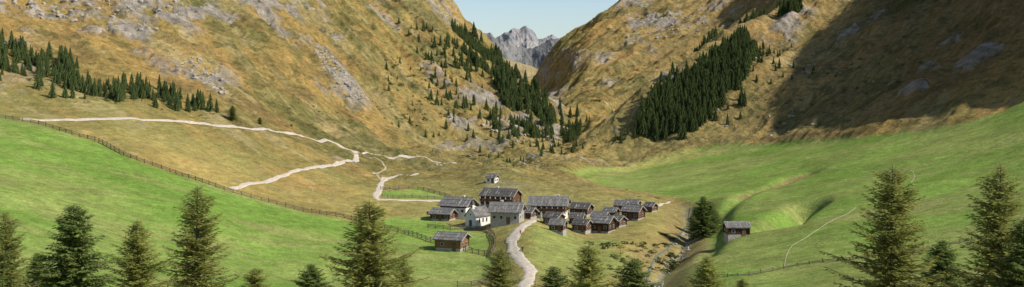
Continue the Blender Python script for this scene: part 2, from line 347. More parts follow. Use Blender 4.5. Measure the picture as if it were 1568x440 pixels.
# ------------------------------------------------------------------ terrain
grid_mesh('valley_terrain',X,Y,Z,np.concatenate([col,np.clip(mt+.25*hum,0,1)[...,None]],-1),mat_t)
mat_far=terrain_mat('far_mountain_rock',0.2,0.14)
def bgmount(name,d0,d1,pts,base,nx,ny,cfun,noisea,nsc,seed):
    xs=[(u-UC)/F*(d0+d1)/2 for u,v in pts]; zs=[(VH-v)*(d0+d1)/2/F for u,v in pts]
    xx=np.linspace(xs[0],xs[-1],nx); yy=np.linspace(d0,d1,ny); Xg,Yg=np.meshgrid(xx,yy)
    t=1-np.abs((Yg-(d0+d1)/2)/((d1-d0)/2)); zc=np.interp(Xg,xs,zs)
    Zg=base+(zc-base)*t**0.9+(ridged(Xg/nsc,Yg/nsc,7,seed,0.6)+.6*ridged(Xg/nsc*2.3+Yg/nsc,Yg/nsc*.7,5,seed+9,.6))*noisea*np.minimum(1,(1.25-t)*3)
    return grid_mesh(name,Xg,Yg,Zg,cfun(Xg,Yg),mat_far)
def cfn(a,b,sc,sd): return lambda x,y: mixc(C(*a)*np.ones(x.shape+(1,)),C(*b),ss(-0.3,0.4,fbm(x/sc,y/sc,5,sd)))
bgmount('distant_mountain_peak',4300,6100,[(500,120),(640,95),(720,75),(755,60),(772,54),(785,50),(795,52),(806,51),(816,58),(824,70),(836,66),(846,61),(856,66),(900,70),(1000,100),(1150,130)],-400,800,240,cfn((0.29,0.29,0.30),(0.46,0.43,0.40),140,5),60,330,3)
bgmount('distant_rocky_ridge',3000,4100,[(560,150),(700,60),(750,60),(764,68),(780,72),(800,80),(815,84),(830,76),(845,67),(870,60),(1000,90)],-300,600,200,cfn((0.17,0.175,0.18),(0.27,0.27,0.26),90,8),30,220,13)
bgmount('distant_grassy_hill',1900,2500,[(600,150),(740,78),(770,90),(790,96),(815,101),(840,112),(880,140),(1000,200)],-150,240,100,cfn((0.46,0.37,0.20),(0.30,0.28,0.15),60,8),10,120,23)
# ------------------------------------------------------------------ ribbons: paths
def smooth_line(pts,step):
    pts=[np.array(p,float) for p in pts]; out=[]
    ext=[2*pts[0]-pts[1]]+pts+[2*pts[-1]-pts[-2]]
    for i in range(1,len(ext)-2):
        p0,p1,p2,p3=ext[i-1:i+3]; n=max(2,int(np.linalg.norm(p2-p1)/step))
        for k in range(n):
            t=k/n; out.append(0.5*((2*p1)+(-p0+p2)*t+(2*p0-5*p1+4*p2-p3)*t*t+(-p0+3*p1-3*p2+p3)*t**3))
    out.append(pts[-1]); return np.array(out)
def ribbon(name,uv,w0,w1,mat,lift=0.14,seed=0):
    L=smooth_line(ground(uv),1.5); n=len(L); T=np.gradient(L,axis=0); T/=np.linalg.norm(T,axis=1)[:,None]+1e-9
    Nn=np.stack([-T[:,1],T[:,0]],1); W=np.linspace(w0,w1,n)/2; k=7
    s=np.linspace(-1,1,k); jl=1+0.4*fbm(np.arange(n)/2.0,np.zeros(n)+seed,3,seed)
    Xg=L[:,0:1]+Nn[:,0:1]*W[:,None]*s*jl[:,None]; Yg=L[:,1:2]+Nn[:,1:2]*W[:,None]*s*jl[:,None]
    Zg=zat(Xg,Yg); Zg=np.maximum(Zg,0.5*(Zg+Zg.mean(1,keepdims=True)))+lift; Zg[:,0]-=lift+0.15; Zg[:,-1]-=lift+0.15
    return grid_mesh(name,Xg,Yg,Zg,None,mat)
ribbon('gravel_path',[(30,182),(80,184),(130,183),(180,182),(230,184),(290,188),(340,193),(400,198),(450,205),(500,214),(525,226),(545,237),(535,246),(490,256),(430,270),(385,281),(352,290)],3.4,2.4,mat_path)
ribbon('gravel_path',[(535,230),(570,236),(620,240),(660,246),(700,251)],1.8,1.4,mat_path)
ribbon('gravel_path',[(640,266),(600,272),(584,280),(580,292),(576,303),(600,306),(640,307),(690,309),(730,312)],2.6,2.6,mat_path)
ribbon('gravel_path',[(822,337),(806,343),(795,352),(787,363),(785,376),(791,390),(803,403),(812,414),(808,428),(800,445),(795,470)],3.6,3.4,mat_path,0.16)
ribbon('dirt_track',[(950,332),(985,322),(1010,314),(1025,309)],2.0,1.6,mat_path)
ribbon('dirt_track',[(1200,412),(1210,380),(1240,360),(1280,335),(1310,318)],0.22,0.22,mat_track,0.06)
ribbon('dirt_track',[(1240,256),(1290,259),(1340,262),(1385,260),(1400,268),(1395,280)],0.3,0.3,mat_track,0.06)
ribbon('dirt_track',[(540,232),(580,245),(590,258),(572,266),(582,275)],0.9,0.9,mat_track,0.06)
ribbon('stream',stream_uv[1:],0.7,0.8,mat_water,0.10)
# ------------------------------------------------------------------ boxes
class Parts:
    def __init__(s): s.v=[];s.f=[]
    def hexa(s,p):
        b=len(s.v); s.v+= [tuple(float(c) for c in q) for q in p]
        for q in [(0,3,2,1),(4,5,6,7),(0,1,5,4),(1,2,6,5),(2,3,7,6),(3,0,4,7)]: s.f.append([b+i for i in q])
    def box(s,x0,x1,y0,y1,z0,z1): s.hexa([(x0,y0,z0),(x1,y0,z0),(x1,y1,z0),(x0,y1,z0),(x0,y0,z1),(x1,y0,z1),(x1,y1,z1),(x0,y1,z1)])
    def beam(s,a,b,r):
        a=np.array(a,float);b=np.array(b,float);d=b-a;L=np.linalg.norm(d);d/=L
        up=np.array([0,0,1.]) if abs(d[2])<0.9 else np.array([1.,0,0]); u=np.cross(d,up);u/=np.linalg.norm(u);w=np.cross(u,d)
        s.hexa([a-u*r-w*r,a+u*r-w*r,b+u*r-w*r,b-u*r-w*r,a-u*r+w*r,a+u*r+w*r,b+u*r+w*r,b-u*r+w*r])
    def gable(s,ax,h0,h1,half,z0,z1):
        k=len(s.v)
        for h in (h0,h1):
            for a,z in ((-half,z0),(half,z0),(0,z1)): s.v.append((h,a,z) if ax=='x' else (a,h,z))
        s.f+=[[k,k+1,k+2],[k+3,k+5,k+4],[k,k+3,k+4,k+1],[k+1,k+4,k+5,k+2],[k+2,k+5,k+3,k]]
    def obj(s,name,mat,parent=None):
        if not s.v: return None
        me=bpy.data.meshes.new(name); me.from_pydata(s.v,[],s.f); me.materials.append(mat)
        o=link(bpy.data.objects.new(name,me)); o.parent=parent; return o
def fence(name,uv,h=1.25,sp=2.6,rails=3,r=0.09):
    L=smooth_line(ground(uv),sp); p=Parts(); z=zat(L[:,0],L[:,1]); pr=None
    for i,(x,y) in enumerate(L):
        lean=random.uniform(-.12,.12); hh=h*random.uniform(.9,1.15)
        p.beam((x,y,z[i]-.4),(x+lean,y+random.uniform(-.1,.1),z[i]+hh),r)
        p.beam((x+.18,y,z[i]-.4),(x-.12+lean,y,z[i]+hh*1.05),r*.8)
        if pr is not None:
            for k in range(rails):
                zz=h*(0.28+0.30*k)+random.uniform(-.07,.07); zz2=h*(0.28+0.30*k)+random.uniform(-.07,.07)
                p.beam((pr[0],pr[1],pr[2]+zz),(x,y,z[i]+zz2),r*.75)
        pr=(x,y,z[i])
    return p.obj(name,mat_fence)
fence('wooden_fence',fence_uv,1.35)
fence('wooden_fence',[(583,291),(610,290),(640,291),(665,296),(690,303)])
fence('wooden_fence',[(655,349),(690,352),(720,352),(745,353),(757,362),(758,378),(752,392)])
fence('wooden_fence',[(585,302),(620,303),(665,305),(694,308)],1.1)
fence('wooden_fence',[(752,392),(775,400),(782,418),(760,430),(700,440)],1.2)
fence('wooden_fence',[(1070,425),(1130,424),(1200,412),(1260,402),(1330,396),(1400,385),(1470,372),(1568,352)],0.8,2.6,2,.07)
# ------------------------------------------------------------------ houses
def house(name,u,v,wpx,dep,wh,rise,rot=0,base=mat_stone,bh=0.9,wall=mat_wd,roof=mat_roof,wins=3,floors=1,balc=False,chim=0,ov=0.7,door=True):
    q=P(u,v); w=wpx*q[1]/F; a=math.radians(rot); hw=w/2; hd=dep/2
    cx=q[0]-math.sin(a)*hd; cy=q[1]+math.cos(a)*hd
    cs=[float(zat(cx+math.cos(a)*sx*hw-math.sin(a)*sy*hd, cy+math.sin(a)*sx*hw+math.cos(a)*sy*hd)) for sx in(-1,1) for sy in(-1,1)]
    z0=0.25*min(cs[0],cs[2])+0.75*max(cs[0],cs[2])+.1
    e=link(bpy.data.objects.new(name,None)); e.location=(cx,cy,z0); e.rotation_euler=(0,0,a)
    b=Parts(); b.box(-hw-.06,hw+.06,-hd-.06,hd+.06,-2.5,bh); b.obj('masonry_base',base,e)
    b=Parts(); b.box(-hw,hw,-hd,hd,bh+.003,wh)
    for sx in(-1,1): b.gable('x',sx*hw,sx*(hw-.2),hd,wh+.003,wh+rise)
    for sx in(-1,1):
        for sy in(-1,1): b.box(sx*hw-.14+sx*.12,sx*hw+.14+sx*.12,sy*hd-.14+sy*.12,sy*hd+.14+sy*.12,bh+.005,wh-.1)
    b.obj('timber_walls',wall,e)
    r=Parts(); sl=rise/hd; ze=wh-ov*sl; xo=hw+ov; th=.22
    for sy in(-1,1):
        y0=sy*(hd+ov); pts=[(-xo,y0,ze+.04),(xo,y0,ze+.04),(xo,0,wh+rise+.04),(-xo,0,wh+rise+.04)]
        if sy>0: pts=[pts[1],pts[0],pts[3],pts[2]]
        r.hexa(pts+[(p[0],p[1],p[2]+th) for p in pts])
    r.obj('shingle_roof',roof,e)
    t=Parts()
    for i in range(int(w*.8)+2):
        x=random.uniform(-xo+.2,xo-.2)
        for sy in(-1,1):
            if random.random()<.6:
                a0=random.uniform(.0,.5);a1_=random.uniform(.6,1.0); f=lambda s:(x,sy*(hd+ov)*s,wh+rise+.28-(hd+ov)*s*sl)
                t.beam(f(a0),f(a1_),.06)
    for s in(.3,.72):
        for sy in(-1,1): t.beam((-xo,sy*(hd+ov)*s,wh+rise+.36-(hd+ov)*s*sl),(xo,sy*(hd+ov)*s,wh+rise+.36-(hd+ov)*s*sl),.05)
    t.beam((-xo-.1,0,wh+rise+.33),(xo+.1,0,wh+rise+.33),.09)
    for sx in(-1,1):
        for sy in(-1,1): t.beam((sx*(xo+.04),sy*.05,wh+rise+.1),(sx*(xo+.04),sy*(hd+ov),ze+.1),.09)
    t.obj('roof_boards',mat_board,e)
    g=Parts(); fr=Parts()
    for fl_ in range(floors):
        zc=(0.5 if floors==1 else (0.28+0.48*fl_))*wh+0.1
        for i in range(wins):
            x=-hw+w*(i+.5)/wins
            if door and fl_==0 and i==wins//2: continue
            fr.box(x-.5,x+.5,-hd-.09,-hd+.05,zc-.5,zc+.5); g.box(x-.36,x+.36,-hd-.12,-hd+.02,zc-.38,zc+.38)
        for sx in(-1,1):
            for y in(-hd*.45,hd*.45):
                X0=sx*(hw+.07); fr.box(X0-.05,X0+.05,y-.45,y+.45,zc-.45,zc+.45); X1=sx*(hw+.11); g.box(X1-.04,X1+.04,y-.32,y+.32,zc-.33,zc+.33)
    fr.obj('window_frames',mat_board,e); g.obj('windows',mat_glass,e)
    if door:
        dd=Parts(); x=-hw+w*(wins//2+.5)/wins; dd.box(x-.55,x+.55,-hd-.14,-hd+.02,0.0,2.05); dd.box(x-.7,x+.7,-hd-.11,-hd+.03,2.053,2.2); dd.obj('door',mat_vert,e)
    if balc:
        bb=Parts(); zb=wh*.52
        bb.box(-hw,hw,-hd-1.2,-hd-.13,zb-.1,zb)
        bb.box(-hw,hw,-hd-1.2,-hd-1.12,zb+.85,zb+.95)
        n=int(w/.45)
        for i in range(n+1): x=-hw+w*i/n; bb.box(x-.05,x+.05,-hd-1.19,-hd-1.13,zb+.003,zb+.847)
        bb.obj('balcony',mat_wl,e)
        pp=Parts()
        for i in range(7): x=-hw+.15+(w-.3)*i/6; pp.box(x-.2,x+.2,-hd-1.15,-hd-.8,-1.5,zb-.103)
        for i in range(7): x=-hw+.15+(w-.3)*i/6; pp.box(x-.14,x+.14,-hd-1.1,-hd-.95,zb+.955,wh-.3)
        pp.obj('porch_pillars',mat_white,e)
    if chim:
        c=Parts(); c.box(chim-.35,chim+.35,.5,1.2,wh,wh+rise+.7); c.box(chim-.45,chim+.45,.4,1.3,wh+rise+.703,wh+rise+.85); c.obj('chimney',mat_white,e)
    return e
house('alpine_farmhouse',694,334,42,8,3.9,2.0,-24,mat_white,3.0,mat_wd,wins=4,floors=1,ov=1.0,chim=1.5)
house('wooden_barn',674,338,30,5,2.3,1.2,-20,mat_stone,.5,mat_wr,wins=3)
house('alpine_farmhouse',773,346,44,8,4.0,2.0,-12,mat_stone,3.6,mat_wl,wins=4,ov=.9,chim=-2)
house('wooden_chalet',760,318,52,8,4.0,2.0,-22,mat_stone,1.0,mat_wr,roof=mat_roofd,wins=5,floors=1,balc=True,chim=-1.5)
house('stone_cottage',751,281,14,3.6,2.2,1.2,-25,mat_white,2.1,mat_wl,wins=2,ov=.4)
house('wooden_chalet',838,335,52,9,4.4,2.0,-10,mat_white,1.6,mat_wr,wins=6,floors=2,balc=True,ov=1.2,chim=3)
house('wooden_hut',806,335,14,4,2.1,1.1,-30,mat_stone,.5,mat_wr,roof=mat_roof,wins=2)
house('wooden_hut',886,333,26,5.5,2.7,1.4,-26,mat_stone,.6,mat_wr,roof=mat_roofd,wins=3)
house('wooden_hut',843,346,22,4.5,2.2,1.1,-32,mat_stone,.5,mat_wr,roof=mat_roofd,wins=3,ov=.5)
house('wooden_hut',852,357,20,4.0,2.1,1.1,-18,mat_stone,.4,mat_wr,wins=2,ov=.5)
house('wooden_hut',882,346,18,4.5,2.2,1.1,-14,mat_stone,.4,mat_wd,roof=mat_roofd,wins=2,ov=.5)
house('wooden_hut',887,357,21,4.5,2.3,1.2,-30,mat_stone,.5,mat_wr,roof=mat_roofd,wins=2,ov=.5)
house('wooden_barn',918,357,28,6,3.3,1.6,-28,mat_stone,.5,mat_wd,roof=mat_roof,wins=3)
house('wooden_hut',916,342,20,4.5,2.2,1.1,-20,mat_stone,.4,mat_wd,wins=2,ov=.5)
house('wooden_hut',942,348,14,4.0,2.1,1.1,-40,mat_stone,.4,mat_wr,roof=mat_roof,wins=2,ov=.5)
house('wooden_hut',932,335,18,4.5,2.2,1.2,-25,mat_stone,.4,mat_wd,wins=2,ov=.5)
house('wooden_hut',949,325,16,4.5,2.2,1.2,-18,mat_stone,.4,mat_wr,wins=2,ov=.5)
house('wooden_barn',965,338,25,5.5,3.0,1.5,-30,mat_stone,.5,mat_wr,roof=mat_roof,wins=3,balc=False)
house('wooden_hut',968,322,15,4.2,2.2,1.1,-22,mat_stone,.4,mat_wd,wins=2,ov=.5)
house('wooden_hut',992,325,13,4,2.0,1.1,-35,mat_stone,.4,mat_wr,roof=mat_roofd,wins=2,ov=.5)
house('log_hay_barn',686,385,40,6.0,3.3,1.2,-20,mat_stone,.7,mat_wl,wins=2,ov=.9)
house('wooden_hay_hut',1131,364,32,5,2.4,1.0,2,mat_stone,.4,mat_wd,wins=2,ov=.5)
# chapel
def chapel(u,v):
    q=P(u,v); e=link(bpy.data.objects.new('white_chapel',None)); e.location=(q[0],q[1]+4,q[2]); e.rotation_euler=(0,0,math.radians(-38)); hw,hd,wh,rise=2.2,3.6,3.4,2.5
    w=Parts(); w.box(-hw,hw,-hd,hd,-2,wh)
    for sy in(-1,1): w.gable('y',sy*hd,sy*(hd-.3),hw,wh+.003,wh+rise)
    w.obj('walls',mat_white,e)
    r=Parts(); ov=.35; sl=rise/hw
    for sx in(-1,1):
        p=[(sx*(hw+ov),-hd-ov,wh-ov*sl+.03),(sx*(hw+ov),hd+ov,wh-ov*sl+.03),(0,hd+ov,wh+rise+.03),(0,-hd-ov,wh+rise+.03)]
        if sx<0: p=[p[1],p[0],p[3],p[2]]
        r.hexa(p+[(a,b,c+.18) for a,b,c in p])
    r.obj('roof',mat_roof,e)
    t=Parts(); t.box(-.5,.5,-hd+.4,-hd+1.4,wh+rise-.9,wh+rise+1.1); t.obj('bell_turret',mat_white,e)
    s=Parts(); s.hexa([(-.7,-hd+.2,wh+rise+1.1),(.7,-hd+.2,wh+rise+1.1),(.7,-hd+1.6,wh+rise+1.1),(-.7,-hd+1.6,wh+rise+1.1)]+[(x,y-hd+.9,wh+rise+2.7) for x,y in((-.03,-.03),(.03,-.03),(.03,.03),(-.03,.03))]); s.beam((0,-hd+.9,wh+rise+2.6),(0,-hd+.9,wh+rise+3.4),.04); s.beam((-.25,-hd+.9,wh+rise+3.1),(.25,-hd+.9,wh+rise+3.1),.04); s.obj('spire_and_cross',mat_roofd,e)
    g=Parts(); g.box(-.22,.22,-hd+.36,-hd+.5,wh+rise+.2,wh+rise+.8)
    for y in(-1.8,0,1.8):
        g.box(hw-.05,hw+.04,y-.3,y+.3,1.3,2.6); g.box(-hw-.04,-hw+.05,y-.3,y+.3,1.3,2.6)
    g.box(-.2,.2,-hd-.04,-hd+.1,3.6,4.1); g.obj('windows',mat_glass,e)
    d=Parts(); d.box(-.55,.55,-hd-.06,-hd+.1,0,2.1); d.obj('door',mat_vert,e)
chapel(731,348)
# ------------------------------------------------------------------ conifers
def conifer_mesh(name,H,R,seed,kind):
    r=np.random.default_rng(seed); V_=[];F_=[];M_=[]
    n=10;sg=9
    for k in range(sg+1):
        t=k/sg; rad=0.016*H*(1-t)**0.9+0.015
        for j in range(n): an=2*math.pi*j/n; V_.append((rad*math.cos(an)+0.06*math.sin(k*1.7),rad*math.sin(an),t*H))
    for k in range(sg):
        for j in range(n): a=k*n+j;b=k*n+(j+1)%n; F_.append((a,b,b+n,a+n)); M_.append(0)
    P_=[];Dr=[];Ln=[];Wd=[]; z=H*0.05
    while z<H*0.985:
        t=z/H; nb=r.integers(5,8); off=r.random()*6.28
        for b in range(nb):
            an=off+6.283*b/nb+r.normal(0,.22)
            L=R*((1-t)**(0.62 if kind=='spruce' else .66))*min(1,.6+2.0*t)*r.uniform(.6,1.15)+.10
            L*=.95+.32*math.sin(an*2+z*.9+seed)*math.sin(z*1.7+seed*2)
            if r.random()<.12: L*=.5
            el=(-.35+.95*t if kind=='spruce' else -.12+.8*t)+r.normal(0,.09); cu_=.28 if kind=='spruce' else .35
            m=max(3,int(L/.16)); s=(np.arange(m)+.5)/m; s=s**.85
            dx,dy=math.cos(an),math.sin(an); hor=L*s*math.cos(el); zz=z+L*s*math.sin(el)-cu_*L*s*(1-s)*.9+cu_*.15*L*s**2
            bend=r.normal(0,.07)*L*s**2
            px=hor*dx-bend*dy; py=hor*dy+bend*dx
            k0=len(V_); rr=.006*L+.008
            e0=np.array([0,0,z]);e1=np.array([px[-1],py[-1],zz[-1]]); mid=np.array([px[m//2],py[m//2],zz[m//2]])
            sd=np.array([-dy,dx,0])*rr; up=np.array([0,0,rr*1.4])
            for q_ in (e0,mid,e1): 
                for o_ in (sd,-sd*.5+up,-sd*.5-up): V_.append(tuple(q_+o_*(1 if q_ is not e1 else .3)))
            for g_ in range(2):
                for j in range(3): a=k0+g_*3+j;b_=k0+g_*3+(j+1)%3; F_.append((a,b_,b_+3,a+3)); M_.append(0)
            for side in (-1,1,0,1):
                sdx=np.array([dx*.65-side*dy*.75,dy*.65+side*dx*.75])
                ln=(.30+.30*(1-s)*min(1,L/2))*r.uniform(.65,1.3,m)*(1 if side else .8)*min(1,.45+L/2.2)
                dz=r.normal(-.28 if kind=='spruce' else -.05,.28,m)+(0 if side else (-.5 if kind=='spruce' else .3))
                dv=np.stack([sdx[0]+r.normal(0,.22,m),sdx[1]+r.normal(0,.22,m),dz],1); dv/=np.linalg.norm(dv,axis=1)[:,None]
                P_.append(np.stack([px+r.normal(0,.04,m),py+r.normal(0,.04,m),zz+r.normal(0,.05,m)],1)); Dr.append(dv); Ln.append(ln); Wd.append(ln*(.17 if kind=='spruce' else .13))
        z+=(.34 if kind=='spruce' else .36)*(1-.45*t)*r.uniform(.8,1.2)*H/16
    Pq=np.concatenate(P_);Dq=np.concatenate(Dr);Lq=np.concatenate(Ln)[:,None];Wq=np.concatenate(Wd)[:,None]
    up=r.normal(0,1,Dq.shape)*np.array([.6,.6,1.]); sd=np.cross(Dq,up); sd/=np.linalg.norm(sd,axis=1)[:,None]+1e-6
    q=np.stack([Pq,Pq+Dq*Lq*.45+sd*Wq,Pq+Dq*Lq,Pq+Dq*Lq*.45-sd*Wq],1).reshape(-1,3)
    k0=len(V_); nf=len(Pq)
    verts=np.concatenate([np.array(V_),q]); faces=np.concatenate([np.array(F_),k0+np.arange(nf*4).reshape(-1,4)])
    mi=np.concatenate([np.array(M_),np.ones(nf,int)])
    return poly_mesh(name,verts,faces,[mat_bark,mat_spr if kind=='spruce' else mat_lar],mi)
TM={('spruce',0):(conifer_mesh('spruce_a',16,3.3,1,'spruce'),16,3.3),('spruce',1):(conifer_mesh('spruce_b',16,3.8,2,'spruce'),16,3.8),
    ('larch',0):(conifer_mesh('larch_a',16,3.6,3,'larch'),16,3.6),('larch',1):(conifer_mesh('larch_b',16,4.2,4,'larch'),16,4.2)}
def tree(kind,var,u,vtop,d,wpx=None,vb=None):
    me,H,R=TM[(kind,var)]
    if vb is not None: q=P(u,vb); d=q[1]
    x=(u-UC)/F*d; zb=float(zat(x,d)); ht=(VH-vtop)*d/F-zb; s=ht/H
    sw=s if wpx is None else (wpx/2*d/F)/(R*.85)
    o=link(bpy.data.objects.new(kind+'_tree',me)); o.location=(x,d,zb-.15); o.scale=(sw,sw,s); o.rotation_euler=(random.uniform(-.02,.02),random.uniform(-.02,.02),random.uniform(0,6.28))
for t in [('larch',0,12,322,118,110),('spruce',0,112,308,128,150),('larch',1,212,333,135,130),('larch',0,300,283,120,150),
          ('larch',1,392,408,150,95),('spruce',1,478,402,150,100),('larch',1,566,303,118,190),('larch',0,765,378,150,110),('spruce',0,846,405,160,80),
          ('larch',1,902,372,140,130),('spruce',0,972,392,150,110),('larch',0,1083,390,150,110),('larch',1,1366,250,112,190),('larch',0,1528,250,104,180),
          ('spruce',1,1440,365,128,120),('spruce',0,1566,330,95,140),('larch',0,1138,425,170,60),('spruce',1,55,385,140,80),('larch',0,618,395,140,90),('spruce',0,-25,330,115,110)]:
    tree(*t)
for t in [('spruce',0,1066,318,0,34,352),('spruce',1,1087,308,0,40,358),('spruce',0,1076,299,0,46,364),('spruce',1,1094,320,0,40,352),('larch',0,1062,330,0,26,366),('spruce',0,356,161,0,20,183),('spruce',1,398,179,0,12,190)]:
    tree(*t)
def lowtree(seed):
    r=np.random.default_rng(seed); v=[];f=[]
    T=9
    for k in range(T):
        t=k/T; z0=.06+.90*t; zt=min(1.0,z0+.22*(1-.4*t)); R=.21*(1-t)**.8+.02; n=7; o=r.random()*6
        b=len(v); v.append((0,0,zt))
        for j in range(2*n):
            an=o+math.pi*j/n; rr=R*(r.uniform(.85,1.25) if j%2==0 else .45); v.append((rr*math.cos(an),rr*math.sin(an),z0-(.05 if j%2==0 else -.03)+r.normal(0,.012)))
        for j in range(2*n): f.append((b,b+1+j,b+1+(j+1)%(2*n)))
    b=len(v); v+=[(-.015,0,-.05),(.015,0,-.05),(0,.015,-.05),(0,0,.6)]; f+=[(b,b+1,b+3),(b+1,b+2,b+3),(b+2,b,b+3)]
    return np.array(v),np.array(f)
LT=[lowtree(i) for i in range(5)]
def merged(name,pos,hs,mat,tmpl=LT,wj=(.85,1.25)):
    vs=[];fs=[];k=0
    for (x,y,z),h in zip(pos,hs):
        v,f=tmpl[rng.integers(len(tmpl))]; a=rng.random()*6.28; w=h*rng.uniform(*wj); c,s=math.cos(a)*w,math.sin(a)*w
        vv=np.stack([v[:,0]*c-v[:,1]*s+x,v[:,0]*s+v[:,1]*c+y,v[:,2]*h+z],1); vs.append(vv); fs.append(f+k); k+=len(v)
    o=link(bpy.data.objects.new(name,poly_mesh(name,np.concatenate(vs),np.concatenate(fs),[mat]))); return o
def scatter(uvpoly,n,hmin,hmax,clump=0.0,sc=25):
    pts=ground(uvpoly); a=np.array(pts); lo=a.min(0);hi=a.max(0); out=[]; tries=0
    while len(out)<n and tries<60:
        tries+=1; x=rng.uniform(lo[0],hi[0],n*4); y=rng.uniform(lo[1],hi[1],n*4); m=inside(pts,x,y)
        if clump: m&=fbm(x/sc,y/sc,3,77)>(clump-.5)
        for xx,yy in zip(x[m],y[m]): out.append((xx,yy)); 
    out=np.array(out[:n]) if out else np.zeros((0,2))
    if len(out)==0: return [],[]
    z=zat(out[:,0],out[:,1]); h=hmin+(hmax-hmin)*rng.random(len(out))**1.3
    return [(p[0],p[1],zz-.2) for p,zz in zip(out,z)],list(h)
def forest(name,specs,mat=mat_dist):
    ps=[];hs=[]
    for s in specs: p,h=scatter(*s); ps+=p; hs+=h
    return merged(name,ps,hs,mat)
forest('conifer_row_on_slope',[
 ([(-40,50),(40,75),(120,98),(200,130),(270,148),(340,170),(335,176),(280,172),(200,160),(140,148),(80,128),(20,112),(-40,90)],190,4.5,9,.45,30),
 ([(-40,60),(100,90),(110,125),(60,120),(-40,100)],60,5,10),
 ([(-40,105),(60,130),(170,150),(160,160),(60,150),(-40,130)],18,3,7.5)])
forest('conifer_forest_on_ridge',[
 ([(692,42),(730,55),(770,92),(800,124),(832,152),(852,182),(850,200),(815,190),(780,160),(750,125),(720,95),(695,65)],440,6,12,.38,40),
 ([(760,120),(800,140),(845,185),(850,212),(800,200),(770,160)],160,6,11,.38,30),
 ([(700,150),(760,165),(850,195),(850,222),(780,215),(710,200)],70,4,10),
 ([(690,60),(760,130),(720,135),(670,80)],50,5,10),
 ([(610,35),(690,60),(690,110),(640,100)],22,4,9),
 ([(650,80),(700,130),(700,225),(660,160)],30,4,8),
 ([(560,60),(680,100),(700,220),(600,190)],22,3,7),([(700,215),(860,222),(900,240),(760,250)],26,2.5,6)])
forest('conifer_forest_in_gorge',[
 ([(856,165),(884,172),(890,200),(876,218),(860,215)],70,6,12),
 ([(884,170),(905,185),(905,200),(888,205)],14,4,9),([(780,225),(850,222),(900,225),(890,235),(800,235)],14,2.5,6)])
def crest_trees(n,t0,t1,w0,w1,hmin,hmax,o0=4):
    L=smooth_line(gul,3.0); m=len(L); out=[];hs=[]
    for i in range(n):
        t=t0+(t1-t0)*rng.random(); k=t*(m-2); i0=int(k); p=L[i0]*(1-k+i0)+L[i0+1]*(k-i0); T=L[i0+1]-L[i0]; T=T/np.linalg.norm(T)
        off=o0+(w0+(w1-w0)*(t-t0)/(t1-t0))*rng.random(); q=p+np.array([T[1],-T[0]])*off*(1 if T[1]>0 else -1)
        if fbm(np.array([q[0]/22]),np.array([q[1]/22]),3,77)[0]<-.2: continue
        out.append((q[0],q[1],float(zat(q[0],q[1]))-.2)); hs.append(hmin+(hmax-hmin)*rng.random()**1.3)
    return out,hs
_p,_h=crest_trees(800,0.12,0.62,60,62,7,13); _p2,_h2=crest_trees(260,0.55,1.0,45,14,6,11); _p3,_h3=crest_trees(50,0.0,0.3,50,60,4,9,-6); _p4,_h4=crest_trees(130,0.45,1.0,30,26,5,10,-24)
merged('conifer_forest_on_gully_crest',_p+_p2+_p3+_p4,_h+_h2+_h3+_h4,mat_dist)
forest('conifer_forest_on_right_slope',[
 ([(968,212),(978,180),(1000,155),(1045,122),(1090,92),(1120,86),(1160,84),(1140,125),(1105,165),(1062,202),(1000,214)],820,6,13,.10,30),
 ([(960,216),(990,150),(1100,80),(1190,70),(1200,120),(1130,190),(1060,214)],60,4,10),
 ([(1085,95),(1130,62),(1180,30),(1230,0),(1240,5),(1190,45),(1150,85)],170,6,11,.3,35),
 ([(930,215),(975,205),(980,212),(940,222)],14,2,5),
 ([(1130,95),(1230,60),(1260,110),(1150,140)],14,3,6)])
def blob(seed):
    r=np.random.default_rng(seed); v=[];f=[]
    for k in range(26):
        c=r.normal(0,.38,3)*np.array([1,1,.45])+np.array([0,0,.3]); b=len(v)
        for j in range(3): v.append(tuple(c+r.normal(0,.22,3)))
        f.append((b,b+1,b+2))
    return np.array(v),np.array(f)
SB=[blob(i) for i in range(4)]
ps=[];hs=[]
for s in [([(380,80),(600,100),(700,200),(560,230),(420,190)],45,.6,1.5),([(560,0),(690,60),(720,200),(600,180)],140,.7,2.0),
          ([(700,200),(860,215),(960,215),(960,240),(800,255),(700,240)],110,.7,2.0),([(890,60),(1000,30),(1090,60),(940,180)],90,.8,2.5),
          ([(1100,140),(1400,40),(1450,120),(1200,200)],80,.6,1.8),([(0,100),(300,150),(330,180),(100,165)],40,.6,1.4),
          ([(920,285),(1050,302),(1060,320),(940,310)],10,.6,1.2),([(900,372),(1000,375),(1040,350),(1060,330),(1000,420),(940,400)],70,.5,1.3),
          ([(830,400),(960,400),(940,470),(820,470)],50,.5,1.2),([(1000,415),(1040,380),(1060,372),(1040,410)],35,.6,1.5)]:
    p,h=scatter(*s); ps+=p;hs+=h
merged('juniper_shrubs',ps,hs,mat_bush,SB,(1.0,1.9))
def rockt(seed):
    import bmesh
    bm=bmesh.new(); bmesh.ops.create_icosphere(bm,subdivisions=2,radius=.5); r=np.random.default_rng(seed); dirs=r.normal(0,1,(9,3)); dirs/=np.linalg.norm(dirs,axis=1)[:,None]; lim=r.uniform(.22,.42,9)
    for v in bm.verts:
        for d_,l in zip(dirs,lim):
            k=v.co.dot(Vector(d_)); 
            if k>l: v.co-=Vector(d_)*(k-l)
    vv=np.array([v.co[:] for v in bm.verts]); ff=np.array([[v.index for v in f.verts] for f in bm.faces]); bm.free(); return vv+np.array([0,0,.15]),ff
RT=[rockt(i) for i in range(5)]
ps=[];hs=[]
